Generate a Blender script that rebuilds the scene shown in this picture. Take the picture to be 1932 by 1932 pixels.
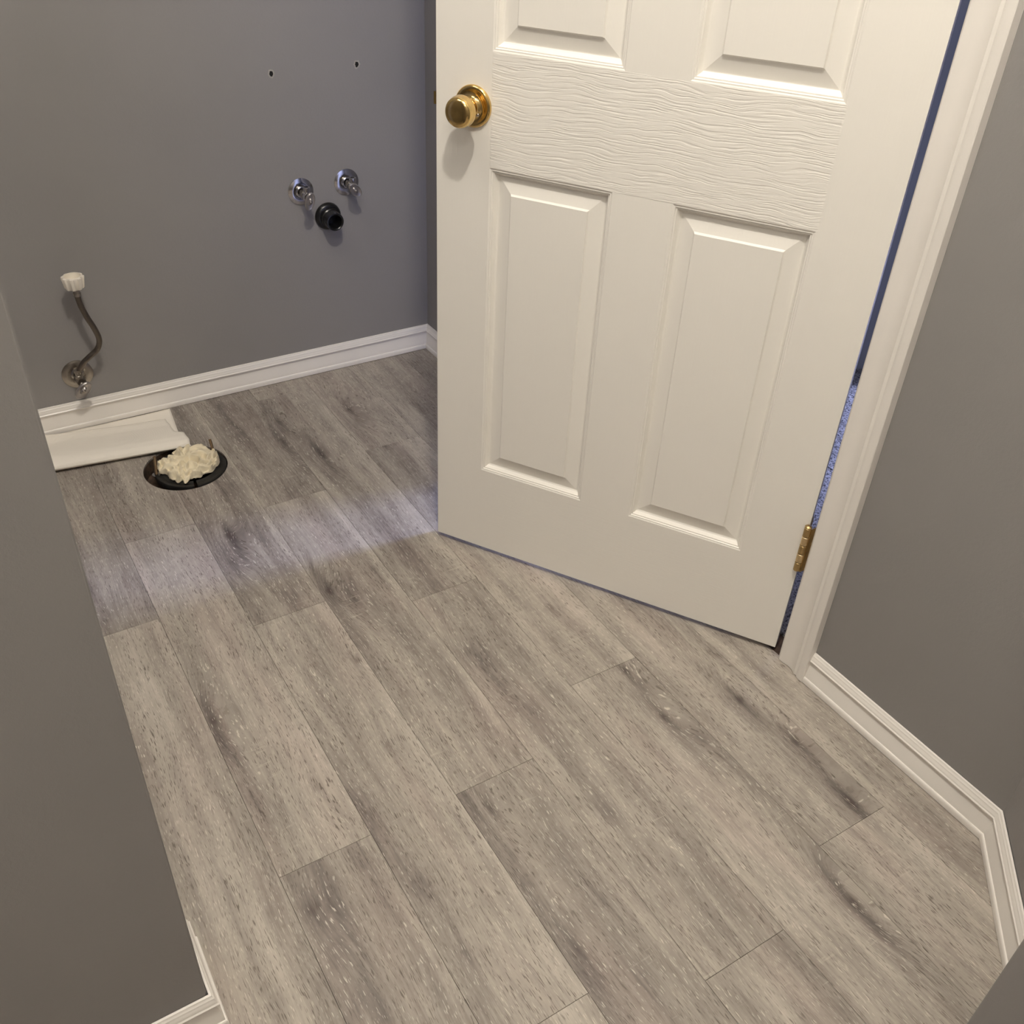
import bpy, bmesh, math, random
from mathutils import Vector, Matrix, noise

# ---------------------------------------------------------------- scene, camera, lights
for o in list(bpy.data.objects):
    bpy.data.objects.remove(o)
S = bpy.context.scene
COL = S.collection
PI = math.pi
S.view_settings.view_transform = 'Standard'
S.view_settings.look = 'None'
S.view_settings.gamma = 1.0
S.view_settings.use_curve_mapping = False
S.view_settings.exposure = 0.09

CAM_H = 1.32976
ROT = ((-0.85087159, 0.52363802, 0.04267029),
       (0.28298091, 0.52521954, -0.80253737),
       (-0.44265035, -0.67078138, -0.59507395))
cd = bpy.data.cameras.new('camera')
cam = bpy.data.objects.new('camera', cd)
COL.objects.link(cam)
S.camera = cam
cd.sensor_width = 36.0
cd.lens = 1811.72 / 1932 * 36.0
cd.clip_start = 0.02
right = Vector((-ROT[0][0], -ROT[0][1], ROT[0][2]))
up = -Vector((-ROT[1][0], -ROT[1][1], ROT[1][2]))
back = -Vector((-ROT[2][0], -ROT[2][1], ROT[2][2]))
cam.matrix_world = Matrix(((right.x, up.x, back.x, 0), (right.y, up.y, back.y, 0), (right.z, up.z, back.z, CAM_H), (0, 0, 0, 1)))

world = bpy.data.worlds.new('world')
S.world = world
world.use_nodes = True
world.node_tree.nodes['Background'].inputs[0].default_value = (0.45, 0.58, 0.95, 1)
world.node_tree.nodes['Background'].inputs[1].default_value = 0.4


def lamp(name, kind, loc, power, color, size, rot=None, size_y=None):
    l = bpy.data.lights.new(name, kind)
    l.energy = power
    l.color = color
    if kind == 'AREA':
        l.shape = 'RECTANGLE'
        l.size = size
        l.size_y = size_y or size
    else:
        l.shadow_soft_size = size
    o = bpy.data.objects.new(name, l)
    COL.objects.link(o)
    o.location = loc
    if rot:
        o.rotation_euler = rot
    return o


WARM = (1.0, 0.94, 0.845)
# ceiling bulb of the bathroom, just ahead of the camera
lamp('ceiling_bulb', 'POINT', (0.33, 0.44, 2.62), 73.0, WARM, 0.045)
# unseen fill light, added behind the camera to lift the near walls
lamp('passage_fill', 'POINT', (-0.25, -0.55, 2.50), 19.0, WARM, 0.12)
# broad soft fill added under the ceiling to brighten the lower door
lamp('ceiling_fill', 'AREA', (-0.25, 1.35, 2.72), 8.5, WARM, 0.7)
# daylight from the window of the room across the hall (it shines through the doorway onto the planks)
lamp('window_daylight', 'AREA', (4.20, 1.20, 1.50), 200.0, (0.45, 0.54, 1.0), 1.1, (0, math.radians(78), 0), 0.60)

# ---------------------------------------------------------------- room numbers (metres)
Y_BACK = 2.336      # back wall face
X_R = 1.2065        # right wall face
X_PART = 0.038      # end of the stub partition on the left
Y_P0, Y_P1 = 0.712, 0.838
CEIL = 2.74
OP0, OP1 = 0.8455, 1.620   # door opening in the right wall (between jamb faces)
OPZ = 2.055
HOLE = (0.388, 2.030, 0.098)
DANG = math.atan2(0.8458, -0.5335)   # direction hinge -> free edge of the open door


# ---------------------------------------------------------------- node helpers
def mat(name):
    m = bpy.data.materials.new(name)
    m.use_nodes = True
    nt = m.node_tree
    nt.nodes.clear()
    out = nt.nodes.new('ShaderNodeOutputMaterial')
    b = nt.nodes.new('ShaderNodeBsdfPrincipled')
    nt.links.new(b.outputs[0], out.inputs[0])
    return m, nt, b


def N(nt, t, **kw):
    n = nt.nodes.new(t)
    for k, v in kw.items():
        setattr(n, k, v)
    return n


def setin(nt, sock, v):
    if isinstance(v, bpy.types.NodeSocket):
        nt.links.new(v, sock)
    else:
        sock.default_value = v


def MA(nt, op, a, b=0.0, c=0.0, clamp=False):
    n = N(nt, 'ShaderNodeMath', operation=op)
    n.use_clamp = clamp
    setin(nt, n.inputs[0], a)
    setin(nt, n.inputs[1], b)
    setin(nt, n.inputs[2], c)
    return n.outputs[0]


def VM(nt, op, a, b=(0, 0, 0)):
    n = N(nt, 'ShaderNodeVectorMath', operation=op)
    setin(nt, n.inputs[0], a)
    setin(nt, n.inputs[1], b)
    return n.outputs[1] if op in ('LENGTH', 'DOT_PRODUCT') else n.outputs[0]


def NOISE(nt, vec, scale=1.0, detail=2.0, rough=0.5, dist=0.0):
    n = N(nt, 'ShaderNodeTexNoise')
    setin(nt, n.inputs['Vector'], vec)
    n.inputs['Scale'].default_value = scale
    n.inputs['Detail'].default_value = detail
    n.inputs['Roughness'].default_value = rough
    n.inputs['Distortion'].default_value = dist
    return n.outputs[0]


def RAMP(nt, f, stops):
    n = N(nt, 'ShaderNodeValToRGB')
    setin(nt, n.inputs[0], f)
    e = n.color_ramp.elements
    while len(e) < len(stops):
        e.new(0.5)
    for el, (p, c) in zip(e, stops):
        el.position = p
        el.color = c if len(c) == 4 else (*c, 1)
    return n.outputs[0]


def MR(nt, v, a, b, c=0.0, d=1.0, smooth=False):
    n = N(nt, 'ShaderNodeMapRange')
    if smooth:
        n.interpolation_type = 'SMOOTHSTEP'
    n.clamp = True
    setin(nt, n.inputs[0], v)
    for i, x in enumerate((a, b, c, d)):
        setin(nt, n.inputs[i + 1], x)
    return n.outputs[0]


def MIX(nt, f, a, b, blend='MIX'):
    n = N(nt, 'ShaderNodeMix', data_type='RGBA')
    n.blend_type = blend
    setin(nt, n.inputs[0], f)
    setin(nt, n.inputs[6], a)
    setin(nt, n.inputs[7], b)
    return n.outputs[2]


def BUMP(nt, h, strength, dist):
    n = N(nt, 'ShaderNodeBump')
    setin(nt, n.inputs['Height'], h)
    n.inputs['Strength'].default_value = strength
    n.inputs['Distance'].default_value = dist
    return n.outputs[0]


def srgb(r, g, b):
    f = lambda c: ((c / 255 + 0.055) / 1.055) ** 2.4 if c > 10 else c / 255 / 12.92
    return (f(r), f(g), f(b), 1)


# ---------------------------------------------------------------- materials
def wall_mat(name, col, rough=0.55):
    m, nt, b = mat(name)
    g = N(nt, 'ShaderNodeNewGeometry').outputs['Position']
    n1 = NOISE(nt, g, 2.2, 3, 0.5)
    c = MIX(nt, MR(nt, n1, 0.3, 0.7), tuple(x * 0.96 for x in col[:3]) + (1,), tuple(min(1, x * 1.05) for x in col[:3]) + (1,))
    nt.links.new(c, b.inputs['Base Color'])
    b.inputs['Roughness'].default_value = rough
    b.inputs['Specular IOR Level'].default_value = 0.35
    h = NOISE(nt, g, 160, 3, 0.55)
    h2 = NOISE(nt, g, 700, 2, 0.5)
    nt.links.new(BUMP(nt, MA(nt, 'ADD', h, MA(nt, 'MULTIPLY', h2, 0.4)), 0.35, 0.0009), b.inputs['Normal'])
    return m


M = {}
M['wall'] = wall_mat('grey_wall_paint', srgb(146, 143, 141))
M['hallwall'] = wall_mat('hall_wall_paint', srgb(170, 168, 168))
M['ceiling'] = wall_mat('ceiling_paint', srgb(225, 222, 216), 0.8)


def paint_mat(name, col, rough=0.35, bump=0.0):
    m, nt, b = mat(name)
    g = N(nt, 'ShaderNodeNewGeometry').outputs['Position']
    c = MIX(nt, MR(nt, NOISE(nt, g, 9, 3), 0.35, 0.65), tuple(x * 0.97 for x in col[:3]) + (1,), col)
    nt.links.new(c, b.inputs['Base Color'])
    b.inputs['Roughness'].default_value = rough
    if bump:
        nt.links.new(BUMP(nt, NOISE(nt, g, 350, 2), bump, 0.0006), b.inputs['Normal'])
    return m


M['trim'] = paint_mat('white_trim_paint', srgb(243, 238, 231), 0.33, 0.12)
M['plastic'] = paint_mat('white_plastic', srgb(240, 232, 218), 0.4)


def door_mat():
    m, nt, b = mat('moulded_door_paint')
    tc = N(nt, 'ShaderNodeTexCoord').outputs['Object']
    sx = N(nt, 'ShaderNodeSeparateXYZ')
    nt.links.new(tc, sx.inputs[0])
    u, z = sx.outputs[0], sx.outputs[2]
    b.inputs['Base Color'].default_value = srgb(246, 242, 234)
    b.inputs['Roughness'].default_value = 0.38
    # mask of the rails (horizontal members): everything between the stiles outside the panels' height ranges
    between = MA(nt, 'MULTIPLY', MR(nt, u, 0.103, 0.105), MR(nt, u, 0.657, 0.654))

    def band(a, c):
        return MA(nt, 'MULTIPLY', MR(nt, z, a, a + 0.001), MR(nt, z, c, c - 0.001))
    rails = MA(nt, 'ADD', MA(nt, 'ADD', band(-0.1, 0.202), band(0.817, 0.998)), MA(nt, 'ADD', band(1.62, 1.70), band(1.90, 2.2)))
    rmask = MA(nt, 'MULTIPLY', between, rails)

    def grain(sc):
        v = VM(nt, 'MULTIPLY', tc, sc)
        w = NOISE(nt, VM(nt, 'MULTIPLY', v, (0.12, 0.12, 0.12)), 1.0, 2, 0.5)
        v2 = N(nt, 'ShaderNodeCombineXYZ')
        s = N(nt, 'ShaderNodeSeparateXYZ')
        nt.links.new(v, s.inputs[0])
        nt.links.new(s.outputs[0], v2.inputs[0])
        nt.links.new(s.outputs[1], v2.inputs[1])
        nt.links.new(s.outputs[2], v2.inputs[2])
        n = NOISE(nt, v, 1.0, 3, 0.55, 0.6)
        return MR(nt, n, 0.40, 0.58)
    # horizontal grain on rails: wavy dashed lines
    warp = MA(nt, 'MULTIPLY', NOISE(nt, VM(nt, 'MULTIPLY', tc, (9, 0, 14)), 1.0, 2, 0.5), 0.030)
    cz = N(nt, 'ShaderNodeCombineXYZ')
    nt.links.new(MA(nt, 'MULTIPLY', u, 14), cz.inputs[0])
    nt.links.new(MA(nt, 'MULTIPLY', MA(nt, 'ADD', z, warp), 340), cz.inputs[2])
    gh = MR(nt, NOISE(nt, cz.outputs[0], 1.0, 2, 0.5), 0.36, 0.52)
    cv = N(nt, 'ShaderNodeCombineXYZ')
    warp2 = MA(nt, 'MULTIPLY', NOISE(nt, VM(nt, 'MULTIPLY', tc, (20, 0, 3)), 1.0, 2, 0.5), 0.015)
    nt.links.new(MA(nt, 'MULTIPLY', MA(nt, 'ADD', u, warp2), 420), cv.inputs[0])
    nt.links.new(MA(nt, 'MULTIPLY', z, 9), cv.inputs[2])
    gv = MR(nt, NOISE(nt, cv.outputs[0], 1.0, 2, 0.5), 0.36, 0.52)
    low = MR(nt, z, 0.40, 0.60, 0.25, 1.0)
    hh = MA(nt, 'ADD', MA(nt, 'MULTIPLY', MA(nt, 'MULTIPLY', gh, rmask), low), MA(nt, 'MULTIPLY', MA(nt, 'MULTIPLY', gv, MA(nt, 'SUBTRACT', 1.0, rmask)), 0.10))
    nt.links.new(BUMP(nt, hh, 0.6, 0.0006), b.inputs['Normal'])
    return m


M['door'] = door_mat()


def metal(name, col, rough, bump=0.0, metallic=1.0):
    m, nt, b = mat(name)
    b.inputs['Metallic'].default_value = metallic
    g = N(nt, 'ShaderNodeNewGeometry').outputs['Position']
    c = MIX(nt, MR(nt, NOISE(nt, g, 90, 3), 0.4, 0.7), col, tuple(x * 0.82 for x in col[:3]) + (1,))
    nt.links.new(c, b.inputs['Base Color'])
    b.inputs['Roughness'].default_value = rough
    if bump:
        nt.links.new(BUMP(nt, NOISE(nt, g, 500, 2), bump, 0.0008), b.inputs['Normal'])
    return m


M['brass'] = metal('polished_brass', (0.78, 0.55, 0.22, 1), 0.13)
M['oldbrass'] = metal('worn_brass', (0.50, 0.36, 0.17, 1), 0.36, 0.2)
M['lightbrass'] = metal('light_worn_brass', (0.80, 0.62, 0.36, 1), 0.42, 0.1)
M['chrome'] = metal('chrome', (0.62, 0.61, 0.62, 1), 0.16, 0.05)
M['dullchrome'] = metal('tarnished_chrome', (0.42, 0.38, 0.33, 1), 0.30, 0.2)
M['steel'] = metal('bolt_metal', (0.32, 0.22, 0.13, 1), 0.45, 0.3)


def braid_mat():
    m, nt, b = mat('braided_steel')
    tc = N(nt, 'ShaderNodeTexCoord').outputs['UV']
    s = N(nt, 'ShaderNodeSeparateXYZ')
    nt.links.new(tc, s.inputs[0])
    a = MA(nt, 'SINE', MA(nt, 'ADD', MA(nt, 'MULTIPLY', s.outputs[0], 2 * PI * 9), MA(nt, 'MULTIPLY', s.outputs[1], 700)))
    c = MA(nt, 'SINE', MA(nt, 'SUBTRACT', MA(nt, 'MULTIPLY', s.outputs[0], 2 * PI * 9), MA(nt, 'MULTIPLY', s.outputs[1], 700)))
    h = MA(nt, 'MULTIPLY', a, c)
    b.inputs['Base Color'].default_value = (0.20, 0.17, 0.14, 1)
    b.inputs['Metallic'].default_value = 1
    b.inputs['Roughness'].default_value = 0.35
    nt.links.new(BUMP(nt, h, 0.4, 0.0005), b.inputs['Normal'])
    return m


M['braid'] = braid_mat()


def simple(name, col, rough, nscale=40, var=0.3, bump=0.0, bs=200, spec=0.5):
    m, nt, b = mat(name)
    g = N(nt, 'ShaderNodeNewGeometry').outputs['Position']
    c = MIX(nt, MR(nt, NOISE(nt, g, nscale, 4), 0.35, 0.65), col, tuple(x * (1 - var) for x in col[:3]) + (1,))
    nt.links.new(c, b.inputs['Base Color'])
    b.inputs['Roughness'].default_value = rough
    b.inputs['Specular IOR Level'].default_value = spec
    if bump:
        nt.links.new(BUMP(nt, NOISE(nt, g, bs, 3), bump, 0.001), b.inputs['Normal'])
    return m


M['abs'] = simple('black_abs_plastic', (0.008, 0.008, 0.008, 1), 0.28, 60, 0.3, 0.3, 120)
M['absdull'] = simple('dusty_black_plastic', (0.014, 0.013, 0.012, 1), 0.5, 60, 0.5, 0.5, 120)
M['subfloor'] = simple('old_plywood', (0.10, 0.060, 0.038, 1), 0.85, 70, 0.6, 0.6, 90)
M['dark'] = simple('dark_void', (0.01, 0.009, 0.008, 1), 0.9)
M['rag'] = simple('cream_rag', srgb(238, 226, 198), 0.75, 55, 0.12, 0.4, 260, 0.2)
M['handle'] = metal('satin_grey_metal', (0.42, 0.39, 0.37, 1), 0.33, 0.1, 0.7)
M['drywall'] = simple('torn_drywall', srgb(190, 184, 176), 0.9)


def towel_mat():
    m, nt, b = mat('embossed_paper_towel')
    g = N(nt, 'ShaderNodeTexCoord').outputs['Object']
    w = N(nt, 'ShaderNodeTexWave', wave_type='RINGS')
    w.rings_direction = 'Z'
    nt.links.new(g, w.inputs[0])
    w.inputs['Scale'].default_value = 55
    w.inputs['Distortion'].default_value = 3.0
    w.inputs['Detail Scale'].default_value = 0.5
    b.inputs['Base Color'].default_value = srgb(245, 238, 226)
    b.inputs['Roughness'].default_value = 0.9
    b.inputs['Specular IOR Level'].default_value = 0.1
    h = MA(nt, 'ADD', MA(nt, 'MULTIPLY', w.outputs[1], 0.5), NOISE(nt, g, 900, 2))
    nt.links.new(BUMP(nt, h, 0.3, 0.0006), b.inputs['Normal'])
    return m


M['towel'] = towel_mat()


def carpet_mat():
    m, nt, b = mat('carpet_pile')
    g = N(nt, 'ShaderNodeNewGeometry').outputs['Position']
    n = NOISE(nt, VM(nt, 'MULTIPLY', g, (1, 1, 1)), 170, 3, 0.6)
    nt.links.new(RAMP(nt, n, [(0.38, srgb(60, 55, 56)), (0.5, srgb(152, 145, 140)), (0.7, srgb(178, 170, 164))]), b.inputs['Base Color'])
    b.inputs['Roughness'].default_value = 0.95
    nt.links.new(BUMP(nt, n, 1.0, 0.006), b.inputs['Normal'])
    return m


M['carpet'] = carpet_mat()


def plank_mat():
    """Grey oak look vinyl plank; per-plank values come from point attributes of each plank mesh."""
    m, nt, b = mat('grey_oak_vinyl')
    tc = N(nt, 'ShaderNodeTexCoord').outputs['Object']

    def attr(n, vec=False):
        a = N(nt, 'ShaderNodeAttribute')
        a.attribute_name = n
        return a.outputs['Vector'] if vec else a.outputs['Fac']
    tone, slope, seed = attr('tone'), attr('slope'), attr('seed')
    s = N(nt, 'ShaderNodeSeparateXYZ')
    nt.links.new(tc, s.inputs[0])
    x, y = s.outputs[0], s.outputs[1]

    def vec(xs, ys, off=0.0, xx=None, yy=None):
        c = N(nt, 'ShaderNodeCombineXYZ')
        nt.links.new(MA(nt, 'MULTIPLY', xx or x, xs), c.inputs[0])
        nt.links.new(MA(nt, 'MULTIPLY', yy or y, ys), c.inputs[1])
        nt.links.new(MA(nt, 'ADD', MA(nt, 'MULTIPLY', seed, 7.31), off), c.inputs[2])
        return c.outputs[0]
    # knots
    bulge = None
    dark = None
    core = None
    for k in ('k1', 'k2', 'k3', 'k4'):
        kv = N(nt, 'ShaderNodeSeparateXYZ')
        nt.links.new(attr(k, True), kv.inputs[0])
        dx = MA(nt, 'SUBTRACT', x, kv.outputs[0])
        dy = MA(nt, 'SUBTRACT', y, kv.outputs[1])
        st = kv.outputs[2]

        def gauss(rx, ry, ox=0.0, oy=0.0):
            a = MA(nt, 'POWER', MA(nt, 'ABSOLUTE', MA(nt, 'DIVIDE', MA(nt, 'SUBTRACT', dx, ox), rx)), 2.0)
            c = MA(nt, 'POWER', MA(nt, 'ABSOLUTE', MA(nt, 'DIVIDE', MA(nt, 'SUBTRACT', dy, oy), ry)), 2.0)
            return MA(nt, 'MULTIPLY', MA(nt, 'EXPONENT', MA(nt, 'MULTIPLY', MA(nt, 'ADD', a, c), -1.0)), st)
        g1 = gauss(0.030, 0.10)
        g2 = gauss(0.0105, 0.075)
        g3 = gauss(0.0065, 0.012)
        bulge = g1 if bulge is None else MA(nt, 'ADD', bulge, g1)
        dark = g2 if dark is None else MA(nt, 'ADD', dark, g2)
        core = g3 if core is None else MA(nt, 'ADD', core, g3)
    warp = MA(nt, 'SUBTRACT', NOISE(nt, vec(8, 2.0, 3.0), 1.0, 2, 0.5), 0.5)
    xw = MA(nt, 'ADD', x, MA(nt, 'ADD', MA(nt, 'MULTIPLY', warp, 0.05), MA(nt, 'MULTIPLY', bulge, 0.03)))
    # broad colour drift and streaks
    broad = NOISE(nt, vec(9, 1.7, 0.0), 1.0, 3, 0.5, 0.3)
    streak = NOISE(nt, vec(34, 1.9, 11.0, xw), 1.0, 3, 0.6)
    fine = NOISE(nt, vec(230, 9.0, 5.0, xw), 1.0, 3, 0.65)
    blot = NOISE(nt, vec(34, 17, 19.0), 1.0, 3, 0.6)
    v = MA(nt, 'ADD', MA(nt, 'MULTIPLY', MA(nt, 'SUBTRACT', broad, 0.5), 0.60), tone)
    v = MA(nt, 'ADD', v, MA(nt, 'MULTIPLY', x, slope))
    longs = NOISE(nt, vec(17, 0.55, 83.0, xw), 1.0, 2, 0.5)
    v = MA(nt, 'ADD', v, MA(nt, 'MULTIPLY', MA(nt, 'SUBTRACT', longs, 0.5), 0.65))
    v = MA(nt, 'ADD', v, MA(nt, 'MULTIPLY', MA(nt, 'SUBTRACT', streak, 0.5), 0.70))
    v = MA(nt, 'ADD', v, MA(nt, 'MULTIPLY', MA(nt, 'SUBTRACT', fine, 0.5), 0.55))
    v = MA(nt, 'ADD', v, MA(nt, 'MULTIPLY', MA(nt, 'SUBTRACT', blot, 0.5), 0.42))
    v = MA(nt, 'SUBTRACT', v, MA(nt, 'MULTIPLY', dark, 0.36))
    base = RAMP(nt, v, [(0.0, srgb(84, 77, 74)), (0.25, srgb(124, 116, 110)), (0.5, srgb(155, 147, 138)), (0.75, srgb(178, 170, 159)), (1.0, srgb(198, 190, 179))])
    # slightly mauve tint where dark
    tint = NOISE(nt, vec(14, 3, 31.0), 1.0, 2, 0.5)
    base = MIX(nt, MA(nt, 'MULTIPLY', MR(nt, tint, 0.5, 0.68), 0.5), base, MIX(nt, 1.0, base, (0.95, 0.885, 0.90, 1), 'MULTIPLY'))
    # growth rings near knots
    ring = MA(nt, 'SINE', MA(nt, 'ADD', MA(nt, 'MULTIPLY', xw, 900), MA(nt, 'MULTIPLY', bulge, 75)))
    ringm = MA(nt, 'MULTIPLY', MR(nt, bulge, 0.35, 0.8), MR(nt, ring, 0.35, 1.0))
    base = MIX(nt, MA(nt, 'MULTIPLY', ringm, 0.22), base, srgb(92, 82, 76))
    base = MIX(nt, MA(nt, 'MINIMUM', MA(nt, 'MULTIPLY', core, 0.9), 0.85), base, srgb(78, 68, 64))
    # short dark pores and whitish ticks along the grain
    t1 = NOISE(nt, vec(640, 60, 2.0, xw), 1.0, 1.0, 0.5)
    t2 = NOISE(nt, vec(620, 66, 44.0, xw), 1.0, 1.0, 0.5)
    area = NOISE(nt, vec(30, 7, 23.0), 1.0, 2, 0.5)
    pm = MA(nt, 'MULTIPLY', MR(nt, t1, 0.60, 0.68), MR(nt, area, 0.38, 0.58, 0.25, 0.75))
    base = MIX(nt, pm, base, srgb(86, 76, 69))
    wm = MA(nt, 'MULTIPLY', MR(nt, t2, 0.645, 0.71), MR(nt, area, 0.62, 0.42, 0.3, 0.7))
    base = MIX(nt, wm, base, srgb(216, 208, 196))
    # faint saw marks across the grain
    saw = NOISE(nt, vec(16, 170, 61.0), 1.0, 2, 0.6)
    sawm = MA(nt, 'MULTIPLY', MR(nt, saw, 0.62, 0.70), MR(nt, NOISE(nt, vec(22, 9, 70.0), 1.0, 2), 0.56, 0.66))
    base = MIX(nt, MA(nt, 'MULTIPLY', sawm, 0.28), base, srgb(205, 196, 182))
    nt.links.new(base, b.inputs['Base Color'])
    b.inputs['Roughness'].default_value = 0.46
    b.inputs['Specular IOR Level'].default_value = 0.35
    h = MA(nt, 'SUBTRACT', MA(nt, 'MULTIPLY', fine, 0.5), MA(nt, 'ADD', pm, MA(nt, 'MULTIPLY', ringm, 0.5)))
    nt.links.new(BUMP(nt, h, 0.35, 0.0006), b.inputs['Normal'])
    return m


M['plank'] = plank_mat()


# ---------------------------------------------------------------- object helpers
def obj(name, bm, m, parent=None, smooth=False, angle=None):
    me = bpy.data.meshes.new(name)
    bmesh.ops.recalc_face_normals(bm, faces=bm.faces)
    bm.to_mesh(me)
    bm.free()
    if m:
        me.materials.append(M[m])
    if smooth:
        for p in me.polygons:
            p.use_smooth = True
        if angle:
            me.set_sharp_from_angle(angle=math.radians(angle))
    o = bpy.data.objects.new(name, me)
    COL.objects.link(o)
    if parent:
        o.parent = parent
    return o


def empty(name, loc, parent=None):
    o = bpy.data.objects.new(name, None)
    COL.objects.link(o)
    o.location = loc
    o.empty_display_size = 0.05
    if parent:
        o.parent = parent
    return o


def tag(o, label, cat, group=None, kind=None):
    if label:
        o['label'] = label
    if cat:
        o['category'] = cat
    if group:
        o['group'] = group
    if kind:
        o['kind'] = kind
    return o


def box(bm, lo, hi, bevel=0.0):
    vs = [bm.verts.new((x, y, z)) for z in (lo[2], hi[2]) for y in (lo[1], hi[1]) for x in (lo[0], hi[0])]
    f = [(0, 2, 3, 1), (4, 5, 7, 6), (0, 1, 5, 4), (2, 6, 7, 3), (0, 4, 6, 2), (1, 3, 7, 5)]
    fs = [bm.faces.new([vs[i] for i in q]) for q in f]
    if bevel:
        es = list({e for q in fs for e in q.edges})
        bmesh.ops.bevel(bm, geom=es, offset=bevel, segments=2, affect='EDGES', profile=0.5)
    return vs


def lathe(bm, prof, seg=32, mtx=None, a0=0.0, a1=2 * PI):
    """prof: (r, h) list turned about local Z."""
    full = abs(a1 - a0 - 2 * PI) < 1e-6
    n = seg if full else seg + 1
    rings = []
    for r, h in prof:
        if r < 1e-6:
            v = bm.verts.new((0, 0, h))
            rings.append([v] * n)
        else:
            rings.append([bm.verts.new((r * math.cos(a0 + (a1 - a0) * i / seg), r * math.sin(a0 + (a1 - a0) * i / seg), h)) for i in range(n)])
    made = {v for rg in rings for v in rg}
    for a, b in zip(rings, rings[1:]):
        for i in range(seg):
            j = (i + 1) % n
            q = []
            for v in (a[i], a[j], b[j], b[i]):
                if v not in q:
                    q.append(v)
            if len(q) > 2:
                bm.faces.new(q)
    if mtx:
        bmesh.ops.transform(bm, matrix=mtx, verts=list(made))
    return rings


def tube(bm, pts, rad, seg=14, uv=False, cap=True):
    pts = [Vector(p) for p in pts]
    # smooth the path (Catmull-Rom)
    P = []
    for i in range(len(pts) - 1):
        p0, p1, p2, p3 = pts[max(i - 1, 0)], pts[i], pts[i + 1], pts[min(i + 2, len(pts) - 1)]
        for k in range(5):
            t = k / 5
            P.append(0.5 * ((2 * p1) + (-p0 + p2) * t + (2 * p0 - 5 * p1 + 4 * p2 - p3) * t * t + (-p0 + 3 * p1 - 3 * p2 + p3) * t ** 3))
    P.append(pts[-1])
    rings = []
    ref = Vector((0, 1, 0))
    L = [0.0]
    for i, p in enumerate(P):
        t = (P[min(i + 1, len(P) - 1)] - P[max(i - 1, 0)]).normalized()
        a = (ref - t * ref.dot(t)).normalized()
        b = t.cross(a)
        rings.append([bm.verts.new(p + (a * math.cos(2 * PI * k / seg) + b * math.sin(2 * PI * k / seg)) * rad) for k in range(seg)])
        if i:
            L.append(L[-1] + (P[i] - P[i - 1]).length)
    layer = bm.loops.layers.uv.verify() if uv else None
    for i in range(len(P) - 1):
        for k in range(seg):
            f = bm.faces.new((rings[i][k], rings[i][(k + 1) % seg], rings[i + 1][(k + 1) % seg], rings[i + 1][k]))
            if uv:
                for lp, (uu, vv) in zip(f.loops, ((k, i), (k + 1, i), (k + 1, i + 1), (k, i + 1))):
                    lp[layer].uv = (uu / seg, L[vv])
    if cap:
        bm.faces.new(rings[0])
        bm.faces.new(list(reversed(rings[-1])))


def sweep(bm, path, prof, caps=True):
    """Extrude a moulding profile [(depth out of the wall, z)] along a polyline lying on the wall faces.
    The room is on the left side of the path direction. Corners are mitred."""
    path = [Vector((p[0], p[1])) for p in path]
    n = len(path)
    secs = []
    for i, p in enumerate(path):
        d0 = (path[i] - path[i - 1]).normalized() if i else None
        d1 = (path[i + 1] - path[i]).normalized() if i < n - 1 else None
        if d0 is None:
            d0 = d1
        if d1 is None:
            d1 = d0
        n0 = Vector((-d0.y, d0.x))
        n1 = Vector((-d1.y, d1.x))
        b = (n0 + n1)
        b = b / b.dot(n0)
        secs.append([bm.verts.new((p.x + b.x * o, p.y + b.y * o, z)) for o, z in prof])
    k = len(prof)
    for a, c in zip(secs, secs[1:]):
        for i in range(k):
            j = (i + 1) % k
            bm.faces.new((a[i], a[j], c[j], c[i]))
    if caps:
        bm.faces.new(secs[0])
        bm.faces.new(list(reversed(secs[-1])))


# ---------------------------------------------------------------- floor with separate planks
def clip(poly, a, b, c):
    """keep a*x+b*y<=c"""
    out = []
    for i, p in enumerate(poly):
        q = poly[(i + 1) % len(poly)]
        dp, dq = a * p[0] + b * p[1] - c, a * q[0] + b * q[1] - c
        if dp <= 0:
            out.append(p)
        if (dp < 0 < dq) or (dq < 0 < dp):
            t = dp / (dp - dq)
            out.append((p[0] + t * (q[0] - p[0]), p[1] + t * (q[1] - p[1])))
    return out


# subfloor slab with the round waste hole
bm = bmesh.new()
z0, z1 = -0.045, -0.0055
cx, cy, hr = HOLE
sq = 0.16
X0, X1, Y0, Y1 = -0.75, 1.33, -1.25, Y_BACK
seg = 48
circ = [(cx + hr * math.cos(2 * PI * i / seg), cy + hr * math.sin(2 * PI * i / seg)) for i in range(seg)]
outer = []
for i in range(seg):
    a = 2 * PI * i / seg
    m_ = max(abs(math.cos(a)), abs(math.sin(a)))
    outer.append((cx + sq * math.cos(a) / m_, cy + sq * math.sin(a) / m_))
for zz in (z0, z1):
    ci = [bm.verts.new((*p, zz)) for p in circ]
    oi = [bm.verts.new((*p, zz)) for p in outer]
    for i in range(seg):
        j = (i + 1) % seg
        bm.faces.new((ci[i], ci[j], oi[j], oi[i]))
    for r in (((X0, Y0), (X1, cy - sq)), ((X0, cy + sq), (X1, Y1)), ((X0, cy - sq), (cx - sq, cy + sq)), ((cx + sq, cy - sq), (X1, cy + sq))):
        bm.faces.new([bm.verts.new((x, y, zz)) for x, y in (r[0], (r[1][0], r[0][1]), r[1], (r[0][0], r[1][1]))])
    if zz == z0:
        low = ci
    else:
        for i in range(seg):
            j = (i + 1) % seg
            bm.faces.new((low[i], low[j], ci[j], ci[i]))
floor = obj('floor', bm, 'subfloor')
tag(floor, 'grey wood-look vinyl plank floor of the empty bathroom', None, kind='structure')

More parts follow.
